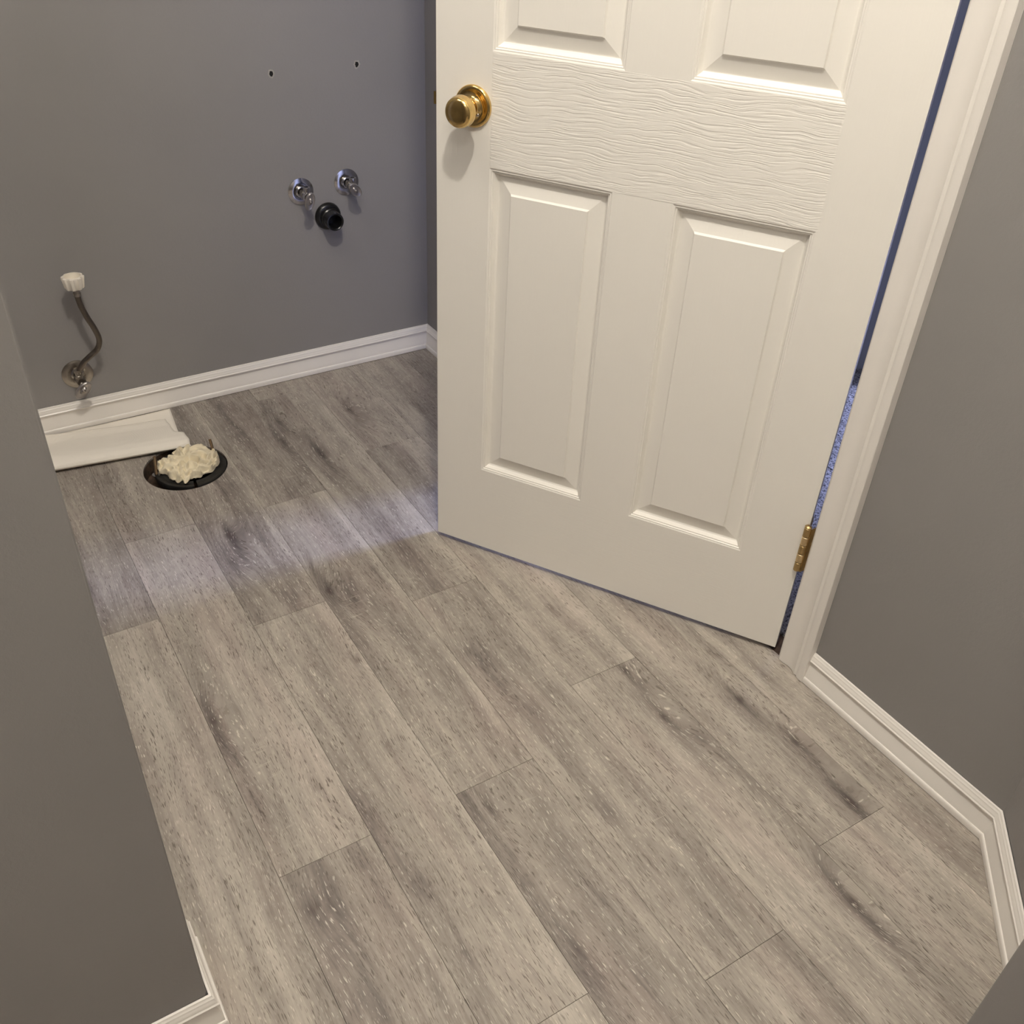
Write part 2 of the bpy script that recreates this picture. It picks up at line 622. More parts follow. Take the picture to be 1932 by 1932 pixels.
KNOTS = [(0.393, 1.722, 1.0), (0.512, 1.445, 1.0), (0.478, 1.235, .55), (0.198, 1.222, .9), (0.53, 0.824, .6),
         (0.627, 0.895, .45), (0.914, 0.961, .8), (0.905, 0.833, .8), (1.056, 0.796, .9), (1.074, 0.67, .8),
         (0.926, 0.397, .9), (1.062, 0.53, 1.0), (0.210, 0.799, .5), (0.635, 2.034, .8), (0.697, 1.928, .9),
         (0.845, 2.096, .9), (0.66, 2.13, .7), (1.091, 0.919, .5), (0.517, 0.55, .4), (0.37, 1.63, .6),
         (0.545, 1.40, .4), (0.84, 1.10, .35), (0.44, 1.02, .35), (0.30, 1.00, .3)]
PW = 0.1530  # plank width
XS = [0.1875 + PW * i for i in range(-6, 7)]
XS += [X_R + 0.05]
JOINTS = {0.1875: [0.872, 1.800], 0.3405: [0.49, 1.42], 0.4935: [0.872, 1.785], 0.6465: [0.42, 1.334, 2.252], 0.7995: [0.98, 1.895],
          0.9525: [0.495, 1.41], 1.1055: [0.18, 1.09, 2.0], 0.0345: [0.615, 1.53]}
# tone per plank picked off the photograph: (row start, y of the lower end) -> (tone, slope across)
TONE = {(0.1875, 0.872): (0.56, 0.6), (0.3405, 0.49): (0.54, 1.8), (0.3405, 1.42): (0.44, 0.4), (0.4935, 0.872): (0.52, 1.6), (0.4935, -0.043): (0.44, 1.0),
        (0.6465, 0.42): (0.53, -0.8), (0.6465, 1.334): (0.50, 0.6), (0.7995, 0.98): (0.58, -0.4), (0.7995, 0.065): (0.56, -0.3), (0.9525, 0.495): (0.52, -0.6),
        (0.9525, -0.42): (0.58, 0.5), (1.1055, 0.18): (0.57, 0.0), (0.1875, 1.8): (0.46, 0.0), (0.1875, -0.043): (0.46, 0.8), (0.4935, 1.785): (0.42, 0.3), (0.0345, 0.615): (0.56, -0.4),
        (0.6465, 2.252): (0.62, 0.0)}
rng = random.Random(5)
GAP = 0.00025
for xa, xb in zip(XS, XS[1:]):
    if xb - xa < 0.02:
        continue
    key = next((k for k in JOINTS if abs(k - xa) < 1e-3), None)
    j0 = JOINTS[key][0] if key is not None else rng.uniform(0, 0.9)
    ys = [j0 + 0.915 * i for i in range(-3, 4)]
    if key is not None:
        for jj in JOINTS[key]:
            i = min(range(len(ys)), key=lambda i: abs(ys[i] - jj))
            ys[i] = jj
    for ya, yb in zip(ys, ys[1:]):
        poly = [(xa + GAP, ya + GAP), (xb - GAP, ya + GAP), (xb - GAP, yb - GAP), (xa + GAP, yb - GAP)]
        poly = clip(poly, 0, 1, Y_BACK - 0.002)
        poly = clip(poly, 0, -1, 1.22)
        poly = clip(poly, 1, 0, X_R - 0.001)
        poly = clip(poly, -1, 0, 0.72)
        if ya > -0.5:
            poly = clip(poly, 1, -1, X_R - 0.365)
        if len(poly) < 3:
            continue
        hole_edge = any((p[0] - cx) ** 2 + (p[1] - cy) ** 2 < 0.35 ** 2 for p in poly) or (ya < cy < yb)
        ox, oy = xa, ya
        bm = bmesh.new()
        # bite of the round hole out of the plank
        if ya < cy < yb and xa < cx + hr and xb > cx - hr:
            if xb < cx + hr and xa < cx - hr:      # hole crosses the right edge
                h = math.sqrt(hr ** 2 - (poly[1][0] - cx) ** 2)
                a_ = math.atan2(-h, poly[1][0] - cx)
                b_ = math.atan2(h, poly[1][0] - cx)
                a_ += 2 * PI if a_ < 0 else 0
                arc = [(cx + hr * math.cos(a_ + (b_ - a_) * i / 26), cy + hr * math.sin(a_ + (b_ - a_) * i / 26)) for i in range(27)]
                poly = [poly[0], poly[1]] + arc + [poly[2], poly[3]]
            else:                                   # hole crosses the left edge
                h = math.sqrt(max(0, hr ** 2 - (poly[0][0] - cx) ** 2))
                a_ = math.atan2(h, poly[0][0] - cx)
                b_ = math.atan2(-h, poly[0][0] - cx)
                arc = [(cx + hr * math.cos(a_ + (b_ - a_) * i / 36), cy + hr * math.sin(a_ + (b_ - a_) * i / 36)) for i in range(37)]
                poly = [poly[0], poly[1], poly[2], poly[3]] + arc
        top = [bm.verts.new((p[0] - ox, p[1] - oy, 0)) for p in poly]
        bot = [bm.verts.new((p[0] - ox, p[1] - oy, -0.005)) for p in poly]
        f = bm.faces.new(top)
        bm.faces.new(list(reversed(bot)))
        for i in range(len(poly)):
            j = (i + 1) % len(poly)
            bm.faces.new((top[i], bot[i], bot[j], top[j]))
        if len(poly) < 8:
            bmesh.ops.bevel(bm, geom=list(f.edges), offset=0.00035, segments=1, affect='EDGES')
        p = obj('plank', bm, 'plank', floor)
        p.location = (ox, oy, 0)
        tn = next((v for k, v in TONE.items() if abs(k[0] - xa) < 1e-3 and abs(k[1] - ya) < 0.03), (rng.uniform(0.46, 0.56), rng.uniform(-0.8, 0.8)))
        me = p.data
        ks = [k for k in KNOTS if xa <= k[0] <= xb and ya <= k[1] <= yb][:4]
        ks += [(ox + rng.uniform(0.02, 0.13), oy + rng.uniform(0.1, 0.8), 0.25)] if len(ks) < 2 else []
        while len(ks) < 4:
            ks.append((ox + 9, oy, 0.0))
        nv = len(me.vertices)
        for nm, val in (('tone', 0.5 + (tn[0] - 0.5) * 0.8 - tn[1] * 0.055), ('slope', tn[1] * 0.75), ('seed', rng.uniform(0, 50))):
            at = me.attributes.new(nm, 'FLOAT', 'POINT')
            at.data.foreach_set('value', [val] * nv)
        for i, k in enumerate(ks):
            at = me.attributes.new('k%d' % (i + 1), 'FLOAT_VECTOR', 'POINT')
            at.data.foreach_set('vector', [k[0] - ox, k[1] - oy, k[2]] * nv)

# ---------------------------------------------------------------- walls
def wallbox(name, lo, hi, m='wall', label=None, bevel=0.0):
    bm = bmesh.new()
    box(bm, lo, hi, bevel)
    o = obj(name, bm, m)
    tag(o, label, None, kind='structure')
    return o


wallbox('wall_back', (-0.87, Y_BACK, 0), (1.33, Y_BACK + 0.12, CEIL), label='grey back wall with the plumbing stubs')

# right wall: one mesh with the door opening, far end meeting the back wall
T = 0.115


def prism(bm, pts, z0, z1):
    a = [bm.verts.new((x, y, z0)) for x, y in pts]
    b = [bm.verts.new((x, y, z1)) for x, y in pts]
    bm.faces.new(list(reversed(a)))
    bm.faces.new(b)
    for i in range(len(pts)):
        j = (i + 1) % len(pts)
        bm.faces.new((a[i], a[j], b[j], b[i]))


JT = 0.018
bm = bmesh.new()
prism(bm, [(X_R, OP1 + JT), (X_R + T, OP1 + JT), (X_R + T, Y_BACK), (X_R, Y_BACK)], 0, CEIL)
prism(bm, [(X_R, 0.365), (X_R + T, 0.365), (X_R + T, OP0 - JT), (X_R, OP0 - JT)], 0, CEIL)
prism(bm, [(X_R, OP0 - JT), (X_R + T, OP0 - JT), (X_R + T, OP1 + JT), (X_R, OP1 + JT)], OPZ + JT, CEIL)
o = obj('wall_right', bm, 'wall')
tag(o, 'grey wall right of the open door, around the doorway', None, kind='structure')

# 45 degree wall and the corner nearest the camera
YC = 0.168
XC = 0.800
bm = bmesh.new()
dx = X_R - (0.365 - YC)
prism(bm, [(X_R, 0.365), (dx, YC), (dx + 0.12, YC - 0.06), (X_R + 0.115, 0.365)], 0, CEIL)
o = obj('wall_diagonal', bm, 'wall')
tag(o, 'short grey angled wall right of the doorway', None, kind='structure')

bm = bmesh.new()
r = 0.020
arc = [(XC + r - r * math.cos(a), YC - r + r * math.sin(a)) for a in [PI / 2 * i / 8 for i in range(9)]]
prism(bm, arc + [(dx + 0.12, YC), (dx + 0.12, -1.2), (XC, -1.2)], 0, CEIL)
o = obj('wall_near', bm, 'wall', smooth=True, angle=30)
tag(o, 'grey wall end with rounded corner at lower right', None, kind='structure')

# stub partition at the left
bm = bmesh.new()
prism(bm, [(-0.75, Y_P0), (X_PART, Y_P0), (X_PART, Y_P1), (-0.75, Y_P1)], 0, CEIL)
vert_edges = [e for e in bm.edges if abs(e.verts[0].co.z - e.verts[1].co.z) > 1 and e.verts[0].co.x > 0]
bmesh.ops.bevel(bm, geom=vert_edges, offset=0.0025, segments=3, affect='EDGES')
o = obj('wall_left', bm, 'wall', smooth=True, angle=30)
tag(o, 'grey foreground partition wall at the left', None, kind='structure')

wallbox('wall_outer_left', (-0.87, -1.2, 0), (-0.75, Y_BACK, CEIL))
wallbox('wall_passage', (-0.87, -1.32, 0), (1.33, -1.2, CEIL))
wallbox('ceiling', (-0.87, -1.32, CEIL), (4.2, 3.05, CEIL + 0.1), 'ceiling')

# hall behind the doorway
wx = 2.29
bm = bmesh.new()
prism(bm, [(wx, 1.52), (wx + 0.12, 1.52), (wx + 0.12, 3.0), (wx, 3.0)], 0, CEIL)
prism(bm, [(wx, -0.2), (wx + 0.12, -0.2), (wx + 0.12, 1.12), (wx, 1.12)], 0, CEIL)  # unseen stretch, extended to keep daylight off the door's hinge edge
prism(bm, [(wx, 1.12), (wx + 0.12, 1.12), (wx + 0.12, 1.52), (wx, 1.52)], 2.1, CEIL)
o = obj('wall_hall', bm, 'hallwall')
tag(o, 'hall wall glimpsed through the hinge gap', None, kind='structure')
wallbox('wall_hall_end', (1.33, 2.9, 0), (2.29, 3.0, CEIL), 'hallwall')
wallbox('wall_hall_start', (1.33, -0.2, 0), (2.29, -0.1, CEIL), 'hallwall')
# room across the hall, with the window opening the daylight comes through
bm = bmesh.new()
prism(bm, [(4.10, -0.2), (4.18, -0.2), (4.18, 0.88), (4.10, 0.88)], 0, CEIL)
prism(bm, [(4.10, 1.52), (4.18, 1.52), (4.18, 3.0), (4.10, 3.0)], 0, CEIL)
prism(bm, [(4.10, 0.88), (4.18, 0.88), (4.18, 1.52), (4.10, 1.52)], 0, 0.92)
prism(bm, [(4.10, 0.88), (4.18, 0.88), (4.18, 1.52), (4.10, 1.52)], 2.08, CEIL)
obj('wall_far_room', bm, 'hallwall')['kind'] = 'structure'
wallbox('wall_far_room_end', (2.41, 2.9, 0), (4.10, 3.0, CEIL), 'hallwall')
wallbox('wall_far_room_start', (2.41, -0.2, 0), (4.10, -0.1, CEIL), 'hallwall')
wallbox('floor_far_room', (2.29, -0.2, -0.045), (4.18, 3.0, -0.001), 'hallwall')

bm = bmesh.new()
nx, ny = 90, 70
x0, x1, y0, y1 = X_R + 0.046, wx - 0.001, OP0 + 0.012, OP1 - 0.012
g = [[bm.verts.new((x0 + (x1 - x0) * i / nx, y0 + (y1 - y0) * j / ny, 0.006 + 0.005 * noise.noise(Vector((i * 1.7, j * 1.7, 0))))) for j in range(ny + 1)] for i in range(nx + 1)]
for i in range(nx):
    for j in range(ny):
        bm.faces.new((g[i][j], g[i + 1][j], g[i + 1][j + 1], g[i][j + 1]))
ext = bmesh.ops.extrude_face_region(bm, geom=list(bm.faces))
for v in [e for e in ext['geom'] if isinstance(e, bmesh.types.BMVert)]:
    v.co.z = -0.004
carpet = obj('carpet', bm, 'carpet')
tag(carpet, 'speckled hall carpet seen through the gap beside the door hinge', 'carpet', kind='stuff')
# hall floor under and around it, incl. the strip below the door jambs
bm = bmesh.new()
box(bm, (1.331, -0.1, -0.045), (wx, 2.9, -0.0055))
obj('floor_hall', bm, 'subfloor')['kind'] = 'structure'
bm = bmesh.new()
box(bm, (X_R + 0.0005, OP0, -0.005), (X_R + 0.045, OP1, 0.0), 0.0008)
tr = obj('trim_threshold', bm, 'subfloor')
tr['kind'] = 'structure'

# ---------------------------------------------------------------- baseboards
BB = [(0.0, 0.0), (0.0085, 0.0), (0.0105, 0.0022), (0.0110, 0.016), (0.0100, 0.022), (0.0085, 0.030), (0.0066, 0.040), (0.0052, 0.047), (0.0054, 0.0510),
      (0.0092, 0.0525), (0.0098, 0.0555), (0.0080, 0.0575), (0.0076, 0.0615), (0.0060, 0.0635), (0.0054, 0.0672), (0.0036, 0.0690), (0.0030, 0.0722), (0.0, 0.0730)]
SH = [(0.0108, 0.0014), (0.0142, 0.0014), (0.0144, 0.0085), (0.0140, 0.0120), (0.0130, 0.0142), (0.0116, 0.0150), (0.0108, 0.0150)]


def baseboard(name, path, label, part=None):
    bm = bmesh.new()
    sweep(bm, path, BB)
    o = obj(name, bm, 'trim', smooth=True, angle=35)
    tag(o, label, None, kind='structure')
    bm = bmesh.new()
    sweep(bm, path, SH)
    s = obj('shoe_moulding', bm, 'trim', o, smooth=True, angle=40)
    return o


CB = 0.001
# room on the left of the travel direction
baseboard('baseboard_back', [(X_R - CB, OP1 + 0.085), (X_R - CB, Y_BACK - CB), (-0.74, Y_BACK - CB)], 'white moulded baseboard along the back wall')
baseboard('baseboard_right', [(dx + 0.004, YC + 0.004 + CB), (X_R - CB, 0.365 + CB), (X_R - CB, 0.776)], 'white moulded baseboard right of the door casing, turning the angled corner')
def sweep_left():
    path = [(-0.74, Y_P0 - CB), (X_PART + CB, Y_P0 - CB), (X_PART + CB, Y_P1 - 0.004)]
    bm = bmesh.new()
    sweep(bm, path, [(-o_, z_) for o_, z_ in BB])
    o = obj('baseboard_left', bm, 'trim', smooth=True, angle=35)
    tag(o, 'white moulded baseboard wrapping the end of the left partition', None, kind='structure')
    bm = bmesh.new()
    sweep(bm, path, [(-o_, z_) for o_, z_ in SH])
    obj('shoe_moulding', bm, 'trim', o, smooth=True, angle=40)


sweep_left()

# ---------------------------------------------------------------- door casing and jambs
# profile across the casing: (distance from inner edge, projection from the wall)
CS = [(0.0, 0.0), (0.0, 0.0065), (0.0012, 0.0085), (0.005, 0.0108), (0.016, 0.0100), (0.021, 0.0085), (0.029, 0.0078), (0.037, 0.0088), (0.0435, 0.0118),
      (0.0475, 0.0140), (0.0495, 0.0128), (0.0530, 0.0128), (0.0555, 0.0150), (0.0600, 0.0162), (0.0700, 0.0162), (0.0712, 0.0150), (0.0712, 0.0)]


def casing(name, y_in, sgn, label):
    bm = bmesh.new()
    pts = [(X_R - 0.0004 - p, y_in + sgn * d) for d, p in CS]
    if sgn > 0:
        pts = pts[::-1]
    prism(bm, pts, 0.0016, OPZ + 0.006)
    o = obj(name, bm, 'trim', smooth=True, angle=32)
    tag(o, label, None, kind='structure')
    return o


casing('trim_1', OP0 - 0.0045, -1, 'white moulded door casing beside the hinge')
casing('trim_2', OP1 + 0.0045, 1, 'white moulded door casing behind the open door')
bm = bmesh.new()
z_ = OPZ + 0.008
pts = [(X_R - 0.0004 - p, z_ + d) for d, p in CS]
a = [bm.verts.new((x, OP0 - 0.076, z)) for x, z in pts]
b = [bm.verts.new((x, OP1 + 0.076, z)) for x, z in pts]
for i in range(len(pts)):
    j = (i + 1) % len(pts)
    bm.faces.new((a[i], a[j], b[j], b[i]))
bm.faces.new(a)
bm.faces.new(b)
tag(obj('trim_3', bm, 'trim', smooth=True, angle=32), 'white moulded door head casing', None, kind='structure')

bm = bmesh.new()
box(bm, (X_R, OP0 - JT + 0.0003, 0), (X_R + 0.122, OP0, OPZ), 0.001)
box(bm, (X_R, OP1, 0), (X_R + 0.122, OP1 + JT - 0.0003, OPZ), 0.001)
box(bm, (X_R, OP0 - JT + 0.001, OPZ + 0.0003), (X_R + 0.122, OP1 + JT - 0.001, OPZ + JT - 0.0003), 0.001)
# stop strips
box(bm, (X_R + 0.040, OP0 - 0.0005, 0.0), (X_R + 0.072, OP0 + 0.010, OPZ - 0.001), 0.001)
box(bm, (X_R + 0.040, OP1 - 0.010, 0.0), (X_R + 0.072, OP1 + 0.0005, OPZ - 0.001), 0.001)
tag(obj('trim_jamb', bm, 'trim'), 'white door jamb lining the opening', None, kind='structure')

# ---------------------------------------------------------------- the door
DW, DT, DH, DZ = 0.762, 0.035, 2.03, 0.012
door = empty('door_1', (0.7955, 1.5016, DZ))
# local x = from the free edge to the hinge edge, local y = into the thickness (away from the room face), z up
ang = math.atan2(-0.8458, 0.5335)
door.rotation_euler = (0, 0, ang)
# local +x -> (0.5335,-0.8458); local +y -> (0.8458,0.5335): away from the camera
tag(door, 'white six-panel door standing ajar with a brass knob', None, kind='structure')

PU = [(0.1035, 0.3267), (0.4290, 0.6540)]
PZ = [(0.214 - DZ, 0.829 - DZ), (1.0105 - DZ, 1.615 - DZ), (1.715 - DZ, 1.915 - DZ)]
# slab: frame of stiles and rails with the panel openings cut through
bm = bmesh.new()
us = [0.0, PU[0][0], PU[0][1], PU[1][0], PU[1][1], DW]
zs = [0.0, PZ[0][0], PZ[0][1], PZ[1][0], PZ[1][1], PZ[2][0], PZ[2][1], DH]
grid = {}
for yy in (0.0, DT):
    for i, u in enumerate(us):
        for k, z in enumerate(zs):
            grid[(i, k, yy)] = bm.verts.new((u, yy, z))


def solid(i, k):
    return 0 <= i < 5 and 0 <= k < 7 and not (i in (1, 3) and k in (1, 3, 5))


for i in range(5):
    for k in range(7):
        if not solid(i, k):
            continue
        for yy in (0.0, DT):
            q = [grid[(i, k, yy)], grid[(i + 1, k, yy)], grid[(i + 1, k + 1, yy)], grid[(i, k + 1, yy)]]
            bm.faces.new(q)
        for (di, dk, a_, b_) in ((-1, 0, (i, k), (i, k + 1)), (1, 0, (i + 1, k), (i + 1, k + 1)), (0, -1, (i, k), (i + 1, k)), (0, 1, (i, k + 1), (i + 1, k + 1))):
            if not solid(i + di, k + dk):
                bm.faces.new((grid[(*a_, 0.0)], grid[(*b_, 0.0)], grid[(*b_, DT)], grid[(*a_, DT)]))
bmesh.ops.recalc_face_normals(bm, faces=bm.faces)
oe = [e for e in bm.edges if len(e.link_faces) == 2 and e.calc_face_angle(0) > 1 and all(v.co.x in (0.0, DW) or v.co.z in (0.0, DH) for v in e.verts)
      and (all(v.co.x < 1e-6 for v in e.verts) or all(abs(v.co.x - DW) < 1e-6 for v in e.verts) or all(v.co.z < 1e-6 for v in e.verts))]
bmesh.ops.bevel(bm, geom=oe, offset=0.0012, segments=2, affect='EDGES')
slab = obj('slab', bm, 'door', door)

# moulded panels: sticking beads, cove, sloping raise, flat field  (inset, depth below the face)
PP = [(0.0, 0.0), (0.0022, 0.0012), (0.0040, 0.0012), (0.0052, 0.0030), (0.0072, 0.0032), (0.0084, 0.0060), (0.0112, 0.0105), (0.0135, 0.0120), (0.0150, 0.0120),
      (0.0385, 0.0058), (0.0400, 0.0044), (0.0412, 0.0022)]
for (z0_, z1_) in PZ:
    for (u0, u1) in PU:
        bm = bmesh.new()
        for side in (0, 1):
            prev = None
            for ins, dp in PP:
                yy = dp if side == 0 else DT - dp
                ring = [bm.verts.new((u0 + ins, yy, z0_ + ins)), bm.verts.new((u1 - ins, yy, z0_ + ins)), bm.verts.new((u1 - ins, yy, z1_ - ins)), bm.verts.new((u0 + ins, yy, z1_ - ins))]
                if prev:
                    for i in range(4):
                        j = (i + 1) % 4
                        bm.faces.new((prev[i], prev[j], ring[j], ring[i]))
                prev = ring
            bm.faces.new(prev)
        bmesh.ops.remove_doubles(bm, verts=bm.verts, dist=1e-7)
        obj('panel', bm, 'door', door)

# knob (both sides share the spindle); axis along -y local
KU, KZ = 0.0706, 0.9235 - DZ


def knob(side):
    e = empty('door_knob', (KU, 0.0 if side < 0 else DT, KZ), door)
    rot = Matrix.Rotation(PI / 2 if side < 0 else -PI / 2, 4, 'X')
    bm = bmesh.new()
    lathe(bm, [(0.0, 0.0002), (0.0335, 0.0002), (0.0335, 0.002), (0.0325, 0.0045), (0.030, 0.0060), (0.0265, 0.0062), (0.0245, 0.0052), (0.018, 0.0065), (0.0150, 0.0095), (0.0135, 0.0120), (0.0, 0.0120)], 56, rot)
    obj('rosette', bm, 'brass', e, True, 50)
    bm = bmesh.new()
    lathe(bm, [(0.0, 0.0118), (0.0115, 0.0118), (0.0118, 0.0145), (0.0100, 0.0170), (0.0088, 0.0220), (0.0095, 0.0265), (0.0130, 0.0300)], 40, rot)
    obj('neck', bm, 'brass', e, True, 50)
    bm = bmesh.new()
    lathe(bm, [(0.0, 0.0285), (0.0130, 0.0290), (0.0195, 0.0310), (0.0238, 0.0345), (0.0250, 0.0385), (0.0250, 0.0450), (0.0240, 0.0475), (0.0243, 0.0485), (0.0238, 0.0520), (0.0215, 0.0560), (0.0180, 0.0578), (0.010, 0.0588), (0.0, 0.0590)], 56, rot)
    obj('grip', bm, 'brass', e, True, 40)
    if side < 0:
        bm = bmesh.new()
        lathe(bm, [(0.0, 0.0065), (0.0032, 0.0075), (0.0024, 0.0095), (0.0, 0.0102)], 16, Matrix.Translation((0.0125, 0, -0.0105)) @ rot)
        obj('screw', bm, 'chrome', e, True)
    return e


knob(-1)
knob(1)
bm = bmesh.new()
box(bm, (-0.0008, 0.005, KZ - 0.028), (0.001, 0.030, KZ + 0.028), 0.0003)
lp = obj('latch', bm, 'oldbrass', door)
bm = bmesh.new()
vs = [(-0.0005, 0.010), (-0.0005, 0.024), (-0.010, 0.012), (-0.010, 0.010)]
prism(bm, [(x, y) for x, y in vs], KZ - 0.010, KZ + 0.010)
obj('bolt', bm, 'brass', lp)


def hinge(zc):
    """knuckles on the room side of the hinge edge, one leaf on the door edge, one on the jamb"""
    inv = door.matrix_basis.inverted()
    h = empty('hinge', inv @ Vector((1.1948, 0.8535, zc)), door)
    n = 5
    L = 0.098
    for i in range(n):
        bm = bmesh.new()
        a0_ = -L / 2 + L / n * i + 0.0007
        a1_ = -L / 2 + L / n * (i + 1) - 0.0007
        lathe(bm, [(0.0, a0_), (0.0058, a0_), (0.0064, a0_ + 0.0006), (0.0064, a1_ - 0.0006), (0.0058, a1_), (0.0, a1_)], 20)
        k_ = obj('knuckle', bm, 'oldbrass' if i % 2 == 0 else 'lightbrass', h, True, 40)
    bm = bmesh.new()
    lathe(bm, [(0.0, L / 2), (0.0062, L / 2), (0.0066, L / 2 + 0.0015), (0.0050, L / 2 + 0.0035), (0.0022, L / 2 + 0.0045), (0.0018, L / 2 + 0.0060), (0.0, L / 2 + 0.0066)], 20)
    obj('pin_head', bm, 'oldbrass', h, True, 50)
    # leaf on the door edge
    bm = bmesh.new()
    lx = DW
    c0 = h.location
    box(bm, (lx - c0.x + 0.0003, -0.004 - c0.y, -L / 2), (lx - c0.x + 0.0018, 0.030 - c0.y, L / 2), 0.0003)
    obj('leaf', bm, 'oldbrass', h)
    # leaf on the jamb, folded back to the pin
    w = door.matrix_basis
    q = [(1.1955, OP0 + 0.0003), (X_R + 0.026, OP0 + 0.0003), (X_R + 0.026, OP0 + 0.0018), (1.1955, OP0 + 0.0018)]
    bm = bmesh.new()
    pts = [inv @ Vector((x, y, 0)) for x, y in q]
    prism(bm, [(p.x - c0.x, p.y - c0.y) for p in pts], -L / 2, L / 2)
    obj('leaf', bm, 'oldbrass', h)
    return h


bpy.context.view_layer.update()
hinge(0.2665)
hinge(1.86)

# ---------------------------------------------------------------- wall plumbing
def to_wall(x, z, off=0.0):
    """matrix: local Z points out of the back wall (-Y)"""
    return Matrix.Translation((x, Y_BACK - off, z)) @ Matrix.Rotation(PI / 2, 4, 'X')


def escutcheon(parent, R, m, deep=0.0062):
    bm = bmesh.new()
    lathe(bm, [(0.0115, 0.0004), (R - 0.001, 0.0004), (R, 0.0010), (R, 0.0022), (R - 0.003, 0.0034), (R * 0.72, deep), (R * 0.50, deep + 0.0002), (R * 0.44, deep - 0.0008), (0.0125, deep + 0.0025), (0.0110, deep + 0.0028)], 56)
    return obj('escutcheon', bm, m, parent, True, 50)


def ellipse_handle(parent, m_body, tilt, loc, rx=0.0235, ry=0.0130, seed=0):
    """oval flat handle with a screw, its axis tilted away from the wall"""
    e = empty('handle', loc, parent)
    e.rotation_euler = tilt
    bm = bmesh.new()
    rings = []
    prof = [(0.30, 0.0), (0.86, 0.0), (1.0, 0.0012), (1.0, 0.0052), (0.90, 0.0068), (0.78, 0.0050), (0.42, 0.0046), (0.30, 0.0082), (0.0, 0.0086)]
    seg_ = 40
    for s_, h_ in prof:
        if s_ == 0:
            v = bm.verts.new((0, 0, h_))
            rings.append([v] * seg_)
        else:
            rings.append([bm.verts.new((s_ * rx * math.cos(2 * PI * i / seg_), s_ * ry * math.sin(2 * PI * i / seg_), h_)) for i in range(seg_)])
    for a, b in zip(rings, rings[1:]):
        for i in range(seg_):
            j = (i + 1) % seg_
            q = []
            for v in (a[i], a[j], b[j], b[i]):
                if v not in q:
                    q.append(v)
            bm.faces.new(q)
    bm.faces.new(rings[0])
    g_ = obj('grip', bm, m_body, None, True, 50)
    g_.parent = e
    bm = bmesh.new()
    lathe(bm, [(0.0, 0.0080), (0.0042, 0.0080), (0.0042, 0.0098), (0.0030, 0.0115), (0.0, 0.0120)], 18)
    s2 = obj('screw', bm, 'dullchrome', None, True, 50)
    s2.parent = e
    return e


def stop_valve(x, z, label, m, tilt, hand, R=0.0335, up_=True, extra=True, group=None, name='stop_valve'):
    t = empty(name, (x, Y_BACK, z))
    t.rotation_euler = (PI / 2, 0, 0)      # local z = out of the wall, local y = up
    tag(t, label, 'valve', group)
    escutcheon(t, R, m)
    bm = bmesh.new()
    lathe(bm, [(0.0, 0.0), (0.0085, 0.0), (0.0085, 0.024), (0.0, 0.024)], 24)
    obj('stub_pipe', bm, 'dullchrome', t, True, 50)
    bm = bmesh.new()
    # compression nut (hexagon) and valve body
    lathe(bm, [(0.0, 0.022), (0.0125, 0.022), (0.0135, 0.0235), (0.0135, 0.0325), (0.0125, 0.034), (0.0, 0.034)], 6)
    obj('compression_nut', bm, 'dullchrome', t)
    bm = bmesh.new()
    lathe(bm, [(0.0, 0.033), (0.0098, 0.033), (0.0112, 0.036), (0.0112, 0.049), (0.0095, 0.052), (0.0, 0.0525)], 28)
    if up_:
        lathe(bm, [(0.0, 0.0), (0.0068, 0.0), (0.0068, 0.014), (0.0088, 0.015), (0.0088, 0.023), (0.0066, 0.0235), (0.0052, 0.0235), (0.0052, 0.018), (0.0, 0.018)], 24,
              Matrix.Translation((0, 0, 0.0425)) @ Matrix.Rotation(-PI / 2, 4, 'X'))
    obj('valve_body', bm, m, t, True, 40)
    bm = bmesh.new()
    a_ = Vector((0, 0, 0.045))
    b_ = Vector(hand)
    tube(bm, [a_, a_.lerp(b_, 0.5), b_], 0.0058, 16)
    obj('stem', bm, 'dullchrome', t, True, 50)
    h = ellipse_handle(t, 'handle', tilt, hand)
    if name != 'stop_valve':
        h.scale = (1.12, 1.2, 1.0)
    return t


stop_valve(0.8498, 0.5123, 'left chrome shut-off valve with oval handle above the black drain', 'chrome', (math.radians(6), math.radians(-10), math.radians(80)), (-0.002, -0.005, 0.062),
           group='sink shut-off valves on the back wall')
stop_valve(0.9746, 0.5200, 'right chrome shut-off valve with oval handle, nearest the door', 'chrome', (math.radians(8), math.radians(10), math.radians(-48)), (-0.002, -0.002, 0.057),
           group='sink shut-off valves on the back wall')

# toilet supply: valve, braided hose, plastic nut
tv = stop_valve(0.2335, 0.1450, 'toilet supply valve with tarnished escutcheon, braided hose and white plastic nut', 'dullchrome', (math.radians(14), math.radians(-6), math.radians(48)), (-0.003, -0.013, 0.062), R=0.0365, name='toilet_supply_valve')
bm = bmesh.new()
HP = [(0.2302, 2.289, 0.1600), (0.2340, 2.287, 0.1760), (0.2466, 2.281, 0.1971), (0.2648, 2.276, 0.2136), (0.2844, 2.271, 0.2311), (0.2922, 2.266, 0.2567), (0.2866, 2.261, 0.2877), (0.2772, 2.261, 0.3167), (0.2696, 2.261, 0.3475), (0.2672, 2.261, 0.3715), (0.2668, 2.261, 0.392)]
tube(bm, [(p[0] - 0.2335, p[2] - 0.1450, Y_BACK - p[1]) for p in HP], 0.0066, 16, uv=True)
hose = obj('supply_hose', bm, 'braid', tv, True)
